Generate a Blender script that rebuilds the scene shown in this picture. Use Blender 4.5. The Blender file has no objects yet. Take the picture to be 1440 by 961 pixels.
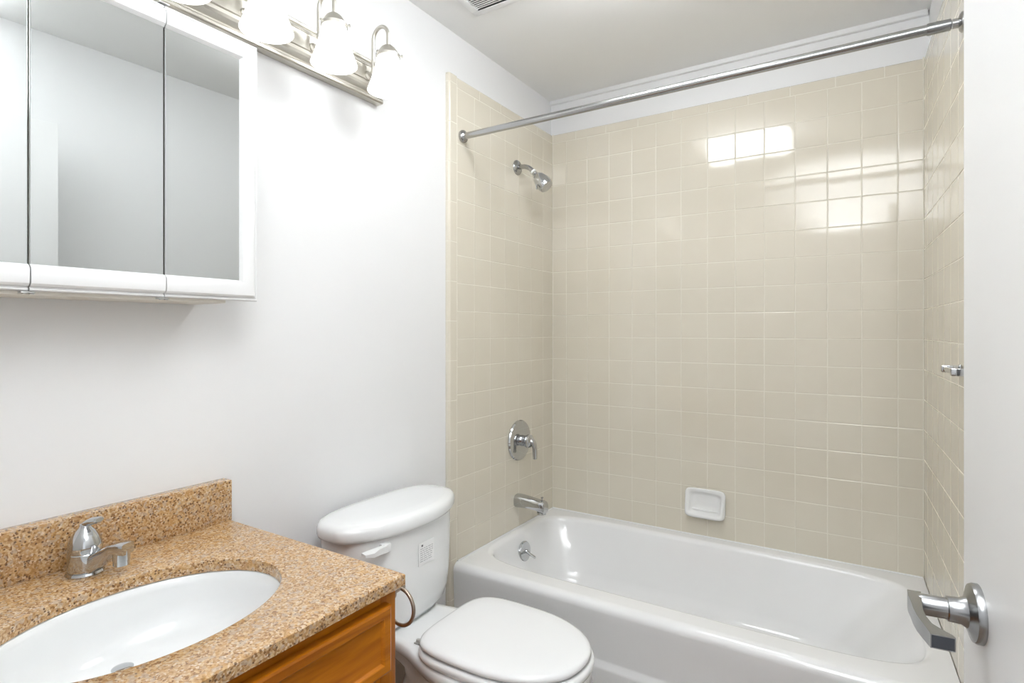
import bpy, bmesh, math, random
from mathutils import Vector, Matrix
random.seed(7)
C = bpy.context.scene
COL = C.collection
PI = math.pi
sin, cos = math.sin, math.cos

# ------------------------------------------------------------------ camera, world, exposure
cam_d = bpy.data.cameras.new('camera')
cam = bpy.data.objects.new('camera', cam_d)
COL.objects.link(cam)
cam.location = (1.3726, -2.5531, 1.2593)
cam.rotation_euler = (math.radians(90), 0, math.radians(32.262))
cam_d.sensor_fit = 'HORIZONTAL'
cam_d.sensor_width = 36.0
cam_d.lens = 794.03 / 1440 * 36.0
cam_d.shift_x = -1.6 / 1440
cam_d.shift_y = -15.75 / 1440
cam_d.clip_start = 0.01
C.camera = cam

wd = bpy.data.worlds.new('world')
C.world = wd
wd.use_nodes = True
wd.node_tree.nodes['Background'].inputs[0].default_value = (0.94, 0.972, 1.0, 1)
wd.node_tree.nodes['Background'].inputs[1].default_value = 1.0

C.view_settings.view_transform = 'Standard'
C.view_settings.look = 'None'
C.view_settings.gamma = 1.0
C.view_settings.use_curve_mapping = False
C.view_settings.exposure = 0.28
CEILING_LAMP = 12.5
SHADE_GLOW = 0.8
HALL_FILL = 30.0
# the photographer's flash, turned up so that it bounces off the wall and ceiling over the doorway
fd = bpy.data.lights.new('bounce_flash', 'SPOT')
fd.energy = 140.0
fd.color = (0.94, 0.972, 1.0)
fd.spot_size = math.radians(100)
fd.spot_blend = 0.7
fd.shadow_soft_size = 0.04
flash = bpy.data.objects.new('bounce_flash', fd)
COL.objects.link(flash)
flash.location = (1.20, -2.18, 1.74)
flash.rotation_euler = (Vector((1.26, -2.40, 2.44)) - Vector((1.20, -2.18, 1.74))).to_track_quat('-Z', 'Y').to_euler()

# added unseen area light that brightens the hallway, without a modelled fixture
hl = bpy.data.lights.new('added_hall_light', 'AREA')
hl.shape = 'DISK'; hl.size = 0.30; hl.energy = PI * HALL_FILL * 0.0707; hl.color = (0.94, 0.972, 1.0)
hall = bpy.data.objects.new('added_hall_light', hl)
COL.objects.link(hall)
hall.location = (1.2, -3.3, 2.42)

# ------------------------------------------------------------------ materials
def mat(name, col, rough=0.5, metal=0.0, spec=0.5, coat=0.0, bump=None, emit=None, aniso=None):
    m = bpy.data.materials.new(name)
    m.use_nodes = True
    nt = m.node_tree
    b = nt.nodes['Principled BSDF']
    b.inputs['Base Color'].default_value = (*col, 1)
    b.inputs['Roughness'].default_value = rough
    b.inputs['Metallic'].default_value = metal
    b.inputs['Specular IOR Level'].default_value = spec
    b.inputs['Coat Weight'].default_value = coat
    b.inputs['Coat Roughness'].default_value = 0.04
    if emit:
        b.inputs['Emission Color'].default_value = (*emit[0], 1)
        b.inputs['Emission Strength'].default_value = emit[1]
    if bump:
        tc = nt.nodes.new('ShaderNodeTexCoord')
        n = nt.nodes.new('ShaderNodeTexNoise')
        n.inputs['Scale'].default_value = bump[0]
        n.inputs['Detail'].default_value = bump[2] if len(bump) > 2 else 2
        nt.links.new(tc.outputs['Object'], n.inputs['Vector'])
        bp = nt.nodes.new('ShaderNodeBump')
        bp.inputs['Strength'].default_value = bump[1]
        bp.inputs['Distance'].default_value = 0.002
        nt.links.new(n.outputs['Fac'], bp.inputs['Height'])
        nt.links.new(bp.outputs['Normal'], b.inputs['Normal'])
    return m

M = {}
M['wall'] = mat('white_wall_paint', (0.85, 0.85, 0.852), 0.45, bump=(260, 0.04))
M['ceiling'] = mat('flat_ceiling_paint', (0.935, 0.935, 0.925), 0.9, bump=(200, 0.08))
M['trim'] = mat('white_trim_paint', (0.86, 0.86, 0.86), 0.35)
M['door'] = mat('white_door_paint', (0.84, 0.84, 0.835), 0.4, bump=(120, 0.03))
M['porcelain'] = mat('white_porcelain', (0.86, 0.87, 0.87), 0.12, coat=0.5)
M['enamel'] = mat('white_tub_enamel', (0.88, 0.88, 0.88), 0.13, coat=0.4, bump=(60, 0.02))
M['plastic'] = mat('white_plastic', (0.86, 0.865, 0.865), 0.22)
M['dish'] = mat('white_dish_glaze', (0.86, 0.86, 0.85), 0.1, coat=0.4)
M['chrome'] = mat('chrome', (0.56, 0.57, 0.58), 0.07, metal=1.0)
M['chrome_soft'] = mat('worn_chrome', (0.44, 0.44, 0.44), 0.22, metal=1.0, bump=(180, 0.05))
M['satin'] = mat('satin_nickel', (0.36, 0.365, 0.37), 0.26, metal=1.0)
M['brushed'] = mat('brushed_nickel', (0.60, 0.575, 0.52), 0.36, metal=1.0)
M['bronze'] = mat('brown_nickel', (0.42, 0.35, 0.29), 0.28, metal=1.0)
M['mirror'] = mat('mirror_silver', (0.63, 0.65, 0.645), 0.0, metal=1.0)
M['dark'] = mat('dark_gap', (0.03, 0.03, 0.03), 0.7)
M['grey'] = mat('grey_metal', (0.35, 0.35, 0.34), 0.4, metal=0.8)
M['boxpaint'] = mat('cabinet_box_paint', (0.80, 0.77, 0.70), 0.5)
M['grout'] = mat('pale_grout', (0.79, 0.75, 0.65), 0.85)
M['base'] = mat('taupe_vinyl_base', (0.34, 0.265, 0.21), 0.5)
M['paper'] = mat('paper_label', (0.88, 0.88, 0.88), 0.6)
M['ink'] = mat('grey_ink', (0.45, 0.45, 0.46), 0.7)
M['inkdark'] = mat('dark_ink', (0.12, 0.12, 0.13), 0.7)
M['shade'] = mat('frosted_shade', (0.9, 0.9, 0.9), 0.4, emit=((0.98, 0.985, 0.98), SHADE_GLOW))
M['diffuser'] = mat('lamp_diffuser', (0.9, 0.9, 0.9), 0.4, emit=((0.94, 0.972, 1.0), CEILING_LAMP))
M['slate'] = mat('dark_slate_grey', (0.045, 0.05, 0.06), 0.35)
M['hinge'] = mat('hinge_metal', (0.6, 0.6, 0.59), 0.3, metal=1.0)

def tile_mat():
    m = mat('beige_glazed_tile', (0.62, 0.555, 0.44), 0.07, spec=0.6)
    nt = m.node_tree; b = nt.nodes['Principled BSDF']
    tc = nt.nodes.new('ShaderNodeTexCoord')
    n = nt.nodes.new('ShaderNodeTexNoise'); n.inputs['Scale'].default_value = 14; n.inputs['Detail'].default_value = 1
    bp = nt.nodes.new('ShaderNodeBump'); bp.inputs['Strength'].default_value = 0.05; bp.inputs['Distance'].default_value = 0.004
    nt.links.new(tc.outputs['Object'], n.inputs['Vector'])
    nt.links.new(n.outputs['Fac'], bp.inputs['Height'])
    nt.links.new(bp.outputs['Normal'], b.inputs['Normal'])
    n2 = nt.nodes.new('ShaderNodeTexNoise'); n2.inputs['Scale'].default_value = 5
    nt.links.new(tc.outputs['Object'], n2.inputs['Vector'])
    r = nt.nodes.new('ShaderNodeValToRGB')
    r.color_ramp.elements[0].position = 0.3; r.color_ramp.elements[1].position = 0.7
    r.color_ramp.elements[0].color = (0.72, 0.665, 0.555, 1)
    r.color_ramp.elements[1].color = (0.74, 0.688, 0.58, 1)
    nt.links.new(n2.outputs['Fac'], r.inputs['Fac'])
    nt.links.new(r.outputs['Color'], b.inputs['Base Color'])
    return m
M['tile'] = tile_mat()

def granite_mat():
    m = mat('speckled_tan_granite', (0.6, 0.4, 0.2), 0.16, coat=0.25)
    nt = m.node_tree; b = nt.nodes['Principled BSDF']; L = nt.links
    tc = nt.nodes.new('ShaderNodeTexCoord')
    def vor(scale, rand=1.0):
        v = nt.nodes.new('ShaderNodeTexVoronoi'); v.inputs['Scale'].default_value = scale
        L.new(tc.outputs['Object'], v.inputs['Vector']); return v
    def ramp(src, stops, interp='LINEAR'):
        r = nt.nodes.new('ShaderNodeValToRGB'); r.color_ramp.interpolation = interp
        els = r.color_ramp.elements
        els[0].position, els[0].color = stops[0][0], (*stops[0][1], 1)
        els[1].position, els[1].color = stops[1][0], (*stops[1][1], 1)
        for p, c in stops[2:]:
            e = els.new(p); e.color = (*c, 1)
        L.new(src, r.inputs['Fac']); return r
    def mix(f, a, c):
        x = nt.nodes.new('ShaderNodeMix'); x.data_type = 'RGBA'
        L.new(f, x.inputs['Factor'])
        for s, i in ((a, 6), (c, 7)):
            if isinstance(s, tuple): x.inputs[i].default_value = (*s, 1)
            else: L.new(s, x.inputs[i])
        return x.outputs[2]
    v1 = vor(290)
    sep = nt.nodes.new('ShaderNodeSeparateColor'); L.new(v1.outputs['Color'], sep.inputs[0])
    base = ramp(sep.outputs[0], [(0.0, (0.22, 0.105, 0.04)), (1.0, (0.70, 0.55, 0.385)), (0.2, (0.40, 0.215, 0.085)), (0.5, (0.52, 0.32, 0.155)), (0.75, (0.62, 0.42, 0.225))])
    n1 = nt.nodes.new('ShaderNodeTexNoise'); n1.inputs['Scale'].default_value = 45; n1.inputs['Detail'].default_value = 3
    L.new(tc.outputs['Object'], n1.inputs['Vector'])
    gold = ramp(n1.outputs['Fac'], [(0.50, (0, 0, 0)), (0.68, (0.55, 0.55, 0.55))])
    c1 = mix(gold.outputs['Color'], base.outputs['Color'], (0.57, 0.32, 0.11))
    v2 = vor(150)
    sep2 = nt.nodes.new('ShaderNodeSeparateColor'); L.new(v2.outputs['Color'], sep2.inputs[0])
    greyf = ramp(sep2.outputs[1], [(0.80, (0, 0, 0)), (0.86, (0.6, 0.6, 0.6))])
    c2 = mix(greyf.outputs['Color'], c1, (0.50, 0.39, 0.29))
    v3 = vor(240)
    sep3 = nt.nodes.new('ShaderNodeSeparateColor'); L.new(v3.outputs['Color'], sep3.inputs[0])
    pick = ramp(sep3.outputs[2], [(0.86, (0, 0, 0)), (0.89, (0.85, 0.85, 0.85))])
    dist = ramp(v3.outputs['Distance'], [(0.42, (1, 1, 1)), (0.60, (0, 0, 0))])
    mul = nt.nodes.new('ShaderNodeMath'); mul.operation = 'MULTIPLY'
    L.new(pick.outputs['Color'], mul.inputs[0]); L.new(dist.outputs['Color'], mul.inputs[1])
    c3 = mix(mul.outputs[0], c2, (0.11, 0.055, 0.03))
    L.new(c3, b.inputs['Base Color'])
    return m
M['granite'] = granite_mat()

def oak_mat(name, axis):
    m = mat(name, (0.5, 0.2, 0.03), 0.3, spec=0.35, coat=0.12)
    nt = m.node_tree; b = nt.nodes['Principled BSDF']; L = nt.links
    tc = nt.nodes.new('ShaderNodeTexCoord')
    mp = nt.nodes.new('ShaderNodeMapping')
    sc = [34, 34, 34]; sc[axis] = 3.0
    mp.inputs['Scale'].default_value = sc
    L.new(tc.outputs['Object'], mp.inputs['Vector'])
    n = nt.nodes.new('ShaderNodeTexNoise'); n.inputs['Scale'].default_value = 1.6; n.inputs['Detail'].default_value = 6; n.inputs['Distortion'].default_value = 0.6
    L.new(mp.outputs['Vector'], n.inputs['Vector'])
    r = nt.nodes.new('ShaderNodeValToRGB')
    r.color_ramp.elements[0].position = 0.32; r.color_ramp.elements[0].color = (0.31, 0.086, 0.002, 1)
    r.color_ramp.elements[1].position = 0.70; r.color_ramp.elements[1].color = (0.56, 0.188, 0.006, 1)
    L.new(n.outputs['Fac'], r.inputs['Fac'])
    L.new(r.outputs['Color'], b.inputs['Base Color'])
    return m
M['oak_y'] = oak_mat('golden_oak_across', 1)
M['oak_z'] = oak_mat('golden_oak_upright', 2)

def floor_mat():
    m = mat('brown_vinyl_floor', (0.22, 0.16, 0.12), 0.35)
    nt = m.node_tree; b = nt.nodes['Principled BSDF']; L = nt.links
    tc = nt.nodes.new('ShaderNodeTexCoord')
    mp = nt.nodes.new('ShaderNodeMapping'); mp.inputs['Scale'].default_value = (30, 2.5, 1)
    L.new(tc.outputs['Object'], mp.inputs['Vector'])
    n = nt.nodes.new('ShaderNodeTexNoise'); n.inputs['Scale'].default_value = 1.5; n.inputs['Detail'].default_value = 5
    L.new(mp.outputs['Vector'], n.inputs['Vector'])
    r = nt.nodes.new('ShaderNodeValToRGB')
    r.color_ramp.elements[0].color = (0.17, 0.115, 0.08, 1); r.color_ramp.elements[1].color = (0.34, 0.26, 0.20, 1)
    L.new(n.outputs['Fac'], r.inputs['Fac'])
    L.new(r.outputs['Color'], b.inputs['Base Color'])
    return m
M['floor'] = floor_mat()

# ------------------------------------------------------------------ mesh helpers (all coordinates are world coordinates)
WLOC = {}
class MB:
    def __init__(s):
        s.bm = bmesh.new(); s.mi = 0; s.mats = []
    def use(s, m):
        if m not in s.mats: s.mats.append(m)
        s.mi = s.mats.index(m); return s
    def face(s, vs):
        try:
            f = s.bm.faces.new(vs); f.material_index = s.mi; return f
        except ValueError:
            return None
    def v(s, p): return s.bm.verts.new(p)
    def poly(s, pts): return s.face([s.v(p) for p in pts])
    def box(s, x0, x1, y0, y1, z0, z1, bev=0.0, seg=2):
        vs = [s.v((x, y, z)) for x in (x0, x1) for y in (y0, y1) for z in (z0, z1)]
        idx = [(0, 1, 3, 2), (4, 6, 7, 5), (0, 4, 5, 1), (2, 3, 7, 6), (0, 2, 6, 4), (1, 5, 7, 3)]
        fs = [s.face([vs[i] for i in q]) for q in idx]
        if bev > 0:
            es = list({e for f in fs for e in f.edges})
            r = bmesh.ops.bevel(s.bm, geom=es, offset=bev, segments=seg, profile=0.5, affect='EDGES', clamp_overlap=True)
            for f in r['faces']: f.material_index = s.mi
        return s
    def loft(s, rings, cap0=True, cap1=True, closed=True):
        R = [[s.v(p) for p in r] for r in rings]
        n = len(R[0])
        for a, b in zip(R[:-1], R[1:]):
            for i in range(n if closed else n - 1):
                j = (i + 1) % n
                s.face([a[i], a[j], b[j], b[i]])
        if cap0: s.face(list(reversed(R[0])))
        if cap1: s.face(R[-1])
        return R
    def lathe(s, origin, axis, prof, n=40, cap=True, sx=1.0):
        axis = Vector(axis).normalized()
        t = Vector((0, 0, 1)) if abs(axis.z) < 0.9 else Vector((1, 0, 0))
        u = axis.cross(t).normalized(); w = axis.cross(u).normalized()
        o = Vector(origin)
        rings = [[o + axis * h + (u * cos(2 * PI * i / n) * sx + w * sin(2 * PI * i / n)) * max(r, 1e-5) for i in range(n)] for r, h in prof]
        s.loft(rings, cap, cap); return s
    def tube(s, path, r, n=16, cap=True, flat=None):
        P = [Vector(p) for p in path]
        rr = r if isinstance(r, (list, tuple)) else [r] * len(P)
        T = []
        for i in range(len(P)):
            a = P[max(i - 1, 0)]; b = P[min(i + 1, len(P) - 1)]
            T.append((b - a).normalized())
        t0 = Vector((0, 0, 1)) if abs(T[0].z) < 0.95 else Vector((0, 1, 0))
        u = (t0 - T[0] * t0.dot(T[0])).normalized()
        rings = []
        for p, t, q in zip(P, T, rr):
            u = (u - t * u.dot(t)).normalized(); w = t.cross(u)
            qa, qb = (q, q) if not isinstance(q, tuple) else q
            if flat:   # rounded-rectangle section
                ring = []
                for i in range(n):
                    a = 2 * PI * i / n; ca, sa = cos(a), sin(a)
                    e = 0.32
                    ring.append(p + u * (abs(ca) ** e * (1 if ca > 0 else -1)) * qa + w * (abs(sa) ** e * (1 if sa > 0 else -1)) * qb)
            else:
                ring = [p + u * cos(2 * PI * i / n) * qa + w * sin(2 * PI * i / n) * qb for i in range(n)]
            rings.append(ring)
        s.loft(rings, cap, cap); return s
    def extrude(s, prof, fn, a, b):
        """profile polygon (p,q) swept from a to b; fn(p,q,t) -> xyz"""
        s.loft([[fn(p, q, a) for p, q in prof], [fn(p, q, b) for p, q in prof]]); return s
    def build(s, name, m=None, parent=None, sharp=35, origin=None, sub=0, warp=None):
        if m is not None and not s.mats: s.mats = [m]
        bm = s.bm
        if warp:
            for v in bm.verts: v.co = Vector(warp(v.co))
        bmesh.ops.remove_doubles(bm, verts=bm.verts, dist=1e-6)
        bmesh.ops.recalc_face_normals(bm, faces=bm.faces)
        lo = Vector([min(v.co[k] for v in bm.verts) for k in range(3)])
        hi = Vector([max(v.co[k] for v in bm.verts) for k in range(3)])
        base = Vector(((lo.x + hi.x) / 2, (lo.y + hi.y) / 2, lo.z)) if origin is None else Vector(origin)
        for v in bm.verts: v.co -= base
        me = bpy.data.meshes.new(name)
        bm.to_mesh(me); bm.free()
        for q in s.mats: me.materials.append(q)
        me.shade_smooth()
        if sharp is not None: me.set_sharp_from_angle(angle=math.radians(sharp))
        o = bpy.data.objects.new(name, me)
        COL.objects.link(o)
        if sub:
            md = o.modifiers.new('subdivision', 'SUBSURF'); md.levels = sub; md.render_levels = sub
        put(o, base, parent)
        return o
def put(o, base, parent):
    if parent is not None:
        o.parent = parent
        o.location = Vector(base) - WLOC[parent.name]
    else:
        o.location = base
    WLOC[o.name] = Vector(base)
def tag(o, label=None, cat=None, group=None, kind=None):
    if label: o['label'] = label
    if cat: o['category'] = cat
    if group: o['group'] = group
    if kind: o['kind'] = kind
    return o
def thing(name, loc, label, cat, group=None):
    o = bpy.data.objects.new(name, None)
    COL.objects.link(o); o.empty_display_size = 0.05
    put(o, Vector(loc), None)
    return tag(o, label, cat, group)
def struct(o): return tag(o, kind='structure')
def box(name, m, b, parent=None, bev=0.0):
    return MB().box(*b, bev=bev).build(name, m, parent)
def sq(a, e):
    ca = cos(a)
    return (abs(ca) ** e) * (1 if ca >= 0 else -1)
def superring(cx, cy, a, b, z, n=96, e=2.0, ph=0.0):
    p = 2.0 / e
    return [Vector((cx + a * sq(t, p), cy + b * sq(t - PI / 2, p), z)) for t in [2 * PI * i / n + ph for i in range(n)]]
def bez(p0, p1, p2, p3, n=10):
    p0, p1, p2, p3 = map(Vector, (p0, p1, p2, p3))
    return [p0 * (1 - t) ** 3 + p1 * 3 * t * (1 - t) ** 2 + p2 * 3 * t * t * (1 - t) + p3 * t ** 3 for t in [i / n for i in range(n + 1)]]

# ------------------------------------------------------------------ room dimensions
W = 1.5412                       # back wall width
SK = 0.042                       # the right wall opens slightly towards the door
def xr(y): return W - SK * y     # x of the right wall's tile face at depth y
CEIL = 2.437
TW, TH = 0.11530, 0.110          # tile pitch, across and up
RIM = 0.352
TILE_TOP = 2.261
TF = -0.842                      # front end of the tiled part of the side walls
WP = 0.018                       # the tiling stands this far proud of the painted walls
YE = -2.52                       # entry wall, room side

# ------------------------------------------------------------------ shell
fl = struct(box('floor', M['floor'], (-0.15, 2.6, -4.0, 0.15, -0.08, 0.0)))
ce = struct(box('ceiling', M['ceiling'], (-0.15, 2.6, -4.0, 0.15, CEIL, CEIL + 0.08)))
w_left = struct(box('wall_left', M['wall'], (-0.12, -WP, YE, 0.12, 0, CEIL)))
w_back = struct(box('wall_back', M['wall'], (-0.12, 1.75, WP, 0.12, 0, CEIL)))
mb = MB()
mb.loft([[Vector((xr(0.12) + WP, 0.12, z)), Vector((xr(YE) + WP, YE, z)), Vector((xr(YE) + 0.12, YE, z)), Vector((xr(0.12) + 0.12, 0.12, z))] for z in (0, CEIL)])
w_right = struct(mb.build('wall_right', M['wall']))
# entry wall with the doorway the camera looks through
DX0, DX1, DH = 0.76, 1.612, 2.055
mb = MB()
mb.box(-0.12, DX0, YE - 0.11, YE, 0, CEIL)
mb.box(DX1, 1.80, YE - 0.11, YE, 0, CEIL)
mb.box(DX0, DX1, YE - 0.11, YE, DH, CEIL)
w_entry = struct(mb.build('wall_entry', M['wall']))
mb = MB()
for x0, x1, z0, z1 in ((DX0 - 0.06, DX0, 0, DH + 0.06), (DX1, DX1 + 0.03, 0, DH + 0.06), (DX0, DX1, DH, DH + 0.06)):
    mb.box(x0, x1, YE, YE + 0.014, z0, z1, 0.004)
struct(mb.build('trim_2', M['trim']))
w_hall = struct(box('wall_hall', M['wall'], (-0.15, 2.6, -4.0, -3.92, 0, CEIL)))
struct(box('baseboard_left', M['base'], (-WP, -WP + 0.008, -1.73, TF - 0.001, 0, 0.155), bev=0.003))

# crown strip on the back wall
prof = [(WP, CEIL), (0.002, CEIL), (0.002, CEIL - 0.017), (0.004, CEIL - 0.0195), (WP, CEIL - 0.0195)]
mb = MB().extrude(prof, lambda p, q, t: Vector((t, p, q)), -WP, W + 0.012)
struct(mb.build('trim_1', M['trim']))

# ------------------------------------------------------------------ tiling
GR = 0.0021
def tile(mb, fn, u0, u1, v0, v1, edge=None):
    """one glazed tile; fn(u, v, d) -> world, d = height above the tile plane"""
    g = GR / 2
    u0 += g; u1 -= g; v0 += g; v1 -= g
    if u1 - u0 < 0.004 or v1 - v0 < 0.004: return
    du = (random.random() - 0.5) * 0.0005; dv = (random.random() - 0.5) * 0.0005; dz = (random.random() - 0.5) * 0.0002
    uc, vc = (u0 + u1) / 2, (v0 + v1) / 2
    hu, hv = max((u1 - u0) / 2, .01), max((v1 - v0) / 2, .01)
    def lift(u, v): return dz + du * (u - uc) / hu + dv * (v - vc) / hv
    def ring(i, d, e=0):
        a0 = u0 + (i if edge != 'u0' else e); a1 = u1 - (i if edge != 'u1' else e)
        b1 = v1 - (i if edge != 'v1' else e); b0 = v0 + i
        i2 = 0.3 * i
        pts = [(a0, b0), (a1, b0), (a1, b1), (a0, b1)]
        return [fn(u, v, d + (lift(u, v) if d > -0.004 and not edge else 0)) for u, v in pts]
    if edge:
        r = 0.012
        rs = [ring(0, -WP - 0.0005, 0)]
        for k in range(9):
            a = PI / 2 * k / 8
            d = -r * (1 - sin(a))
            rs.append(ring(max(0.0003, 0.0021 * (1 + d / 0.0014)), d, r * (1 - cos(a)) + 0.0002))
    else:
        rs = [ring(0, -0.006), ring(0.0002, -0.0014), ring(0.0008, -0.0005), ring(0.0021, 0.0)]
    mb.loft(rs, cap0=False, cap1=True)
def cuts(lo, hi, first, pitch):
    a = [lo]; k = first
    while k < hi - 1e-6:
        if k > lo + 1e-6: a.append(k)
        k += pitch
    a.append(hi); return a

rows = [RIM - 0.012] + [0.455 + k * TH for k in range(17)]
bcols = cuts(0.0, W, 0.0789, TW)
mb = MB()
fb = lambda u, v, d: Vector((u, -d, v))
for a, b in zip(bcols[:-1], bcols[1:]):
    for c, d in zip(rows[:-1], rows[1:]): tile(mb, fb, a, b, c, d)
tj = cuts(0.0, W, 1.098 - 0.1612 * 6, 0.1612)
for a, b in zip(tj[:-1], tj[1:]): tile(mb, fb, a, b, rows[-1], TILE_TOP, 'v1')
mb.build('tile_panel', M['tile'], w_back, sharp=14)
box('grout', M['grout'], (0, W, 0.0008, WP, RIM - 0.012, TILE_TOP - 0.008), w_back)

for cxx in (0.0012, W - 0.0012):
    MB().tube([(cxx, 0.0014, RIM + 0.004), (cxx, 0.0014, TILE_TOP)], 0.0027, 8).build('corner_joint', M['grout'], w_back)
def side_wall(fn, wall, mirror):
    low = [0.015, 0.125, 0.235] + rows[0:0]
    ys = [0.0, 0.0992] + [0.0992 + TW * i for i in range(1, 7)]
    mb = MB()
    allrows = [0.455 - TH * 4 + 0.0, 0.455 - TH * 3, 0.455 - TH * 2, 0.455 - TH] + [0.455 + k * TH for k in range(17)]
    for a, b in zip(ys[:-1], ys[1:]):
        for c, d in zip(allrows[:-1], allrows[1:]):
            if d <= RIM - 0.01 and a < 0.70: continue      # behind the tub
            tile(mb, fn, a, b, c, d)
    ye = ys[-1]
    for c, d in zip(*(lambda q: (q[:-1], q[1:]))(cuts(0.002, TILE_TOP, 1.7614 - 0.1552 * 11, 0.1552))):
        tile(mb, fn, ye, -TF, c, d, 'u1')
    tj = cuts(0.0, ye, 0.0992 + 0.055, 0.161)
    for a, b in zip(tj[:-1], tj[1:]): tile(mb, fn, a, b, allrows[-1], TILE_TOP, 'v1')
    mb.build('tile_panel', M['tile'], wall, sharp=14)
    g = MB()
    g.loft([[fn(0, z, -0.0008), fn(-TF - 0.012, z, -0.0008), fn(-TF - 0.0012, z, -0.010), fn(-TF - 0.0012, z, -WP), fn(0, z, -WP)] for z in (0.002, TILE_TOP - 0.008)])
    g.build('grout', M['grout'], wall)
side_wall(lambda u, v, d: Vector((d, -u, v)), w_left, 1)
side_wall(lambda u, v, d: Vector((xr(-u) - d, -u, v)), w_right, -1)

# ------------------------------------------------------------------ ceiling lamp (above the frame, it lights the room and shows in the tiles)
LX, LY = 0.755, -1.09
t = thing('ceiling_light', (LX, LY, CEIL - 0.12), 'oblong white box light on the bathroom ceiling, seen mirrored in the back wall tiles', 'ceiling light')
box('lamp_base', M['trim'], (LX - 0.250, LX + 0.250, LY - 0.135, LY + 0.135, CEIL - 0.014, CEIL - 0.0005), t, 0.004)
mb = MB()
rs = [superring(LX, LY, 0.238 - i, 0.122 - i, CEIL - 0.0145 - h, 64, 9) for i, h in ((0, 0), (0.001, 0.06), (0.003, 0.092), (0.010, 0.102), (0.030, 0.105), (0.08, 0.106))]
mb.loft(rs); mb.build('lamp_diffuser', M['diffuser'], t)

# ------------------------------------------------------------------ ceiling vent
t = thing('ceiling_vent', (0.29, -1.0, CEIL - 0.012), 'white ceiling exhaust vent with dark slots above the toilet', 'vent')
vx0, vx1, vy0, vy1 = 0.165, 0.415, -1.128, -0.878
mb = MB()
fr = 0.028
for x0, x1, y0, y1 in ((vx0 - fr, vx1 + fr, vy0 - fr, vy0), (vx0 - fr, vx1 + fr, vy1, vy1 + fr), (vx0 - fr, vx0, vy0, vy1), (vx1, vx1 + fr, vy0, vy1)):
    mb.box(x0, x1, y0, y1, CEIL - 0.012, CEIL - 0.0005, 0.002)
mb.build('vent_frame', M['trim'], t)
box('vent_back', M['dark'], (vx0, vx1, vy0, vy1, CEIL - 0.002, CEIL - 0.0005), t)
mb = MB()
k = vy1 - 0.0105
while k > vy0:
    mb.box(vx0, vx1, k - 0.0022, k + 0.0022, CEIL - 0.0105, CEIL - 0.0090)
    k -= 0.0105
mb.build('vent_slats', M['trim'], t)

# ------------------------------------------------------------------ bathtub
def tubwarp(v): return (v[0] * (1 + SK / W * max(-v[1], 0)), v[1], v[2])
mb = MB()
n = 128
TFY = -0.818
cx, cy = 0.762, -0.39
X0, X1 = 0.0015, W - 0.0015
def tubring(a, b, z, e): return superring(cx, cy, a, b, z, n, e)
def rectring(x0, x1, y0, y1, z):
    pts = []
    for p in superring(0, 0, 1, 1, 0, n, 5.5):
        k = max(abs(p.x), abs(p.y)); u, w = p.x / k, p.y / k
        pts.append(Vector((cx + u * ((x1 - cx) if u > 0 else (cx - x0)), cy + w * ((y1 - cy) if w > 0 else (cy - y0)), z)))
    return pts
FR = 0.030
outer = [rectring(X0, X1, TFY + FR, -0.0015, RIM)]
inner = []
for k in range(11):           # rolled inner edge
    a = math.radians(7.5 * k); q = 0.024 * (1 - sin(a))
    inner.append(tubring(0.722 + q, 0.316 + q, RIM - 0.024 * (1 - cos(a)), 6.0))
inner.append(tubring(0.715, 0.309, RIM - 0.045, 5.8))
inner.append(tubring(0.704, 0.298, RIM - 0.080, 5.3))
inner.append(tubring(0.680, 0.280, RIM - 0.14, 4.4))
inner.append(tubring(0.650, 0.258, RIM - 0.22, 4.2))
inner.append(tubring(0.620, 0.235, RIM - 0.265, 4.0))
inner.append(tubring(0.570, 0.195, RIM - 0.285, 3.6))
inner.append(tubring(0.40, 0.12, RIM - 0.290, 3.0))
inner.append(tubring(0.10, 0.03, RIM - 0.291, 2.5))
# right end of the basin slopes for the back rest
def slope(p, k):
    t = max(0.0, (p.x - cx) / 0.72)
    return Vector((p.x - 0.13 * k * t ** 3, p.y, p.z))
ks = [0] * 10 + [0.02, 0.12, 0.28, 0.55, 0.9, 1.0, 1.0, 0.6, 0]
inner = [[slope(p, k) for p in r] for r, k in zip(inner, ks)]
mb.loft(outer + inner, cap0=False, cap1=True)
# front roll and apron
prof = [(TFY + FR, RIM)]
for i in range(1, 9):
    a = PI / 2 * i / 8
    prof.append((TFY + FR - FR * sin(a), RIM - FR + FR * cos(a)))
prof += [(TFY + 0.002, RIM - 0.06), (TFY + 0.006, 0.168), (TFY + 0.005, 0.160), (TFY - 0.004, 0.147), (TFY - 0.006, 0.138), (TFY - 0.006, 0.0), (TFY + 0.03, 0.0)]
nx = 40
G = [[mb.v((X0 + (X1 - X0) * i / nx, p, q)) for p, q in prof] for i in range(nx + 1)]
for a, b in zip(G[:-1], G[1:]):
    for j in range(len(prof) - 1): mb.face([a[j], a[j + 1], b[j + 1], b[j]])
# ends of the apron
for col in (G[0], G[-1]): mb.face(col)
mb.mats = [M['enamel']]
tb = thing('bathtub', (0.77, -0.4, 0), 'long white enamel bathtub with a flat apron along the tiled back wall', 'bathtub')
mb.build('tub_shell', None, tb, sharp=75, warp=tubwarp)
# caulk bead where the rim meets the tile
mb = MB()
cz = RIM + 0.0005
mb.tube([(0.004, TFY + 0.025, cz), (0.004, -0.004, cz)], 0.0035, 8)
mb.tube([(0.004, -0.004, cz), (W - 0.004, -0.004, cz)], 0.0035, 8)
mb.build('caulk', M['plastic'], tb)
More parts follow.
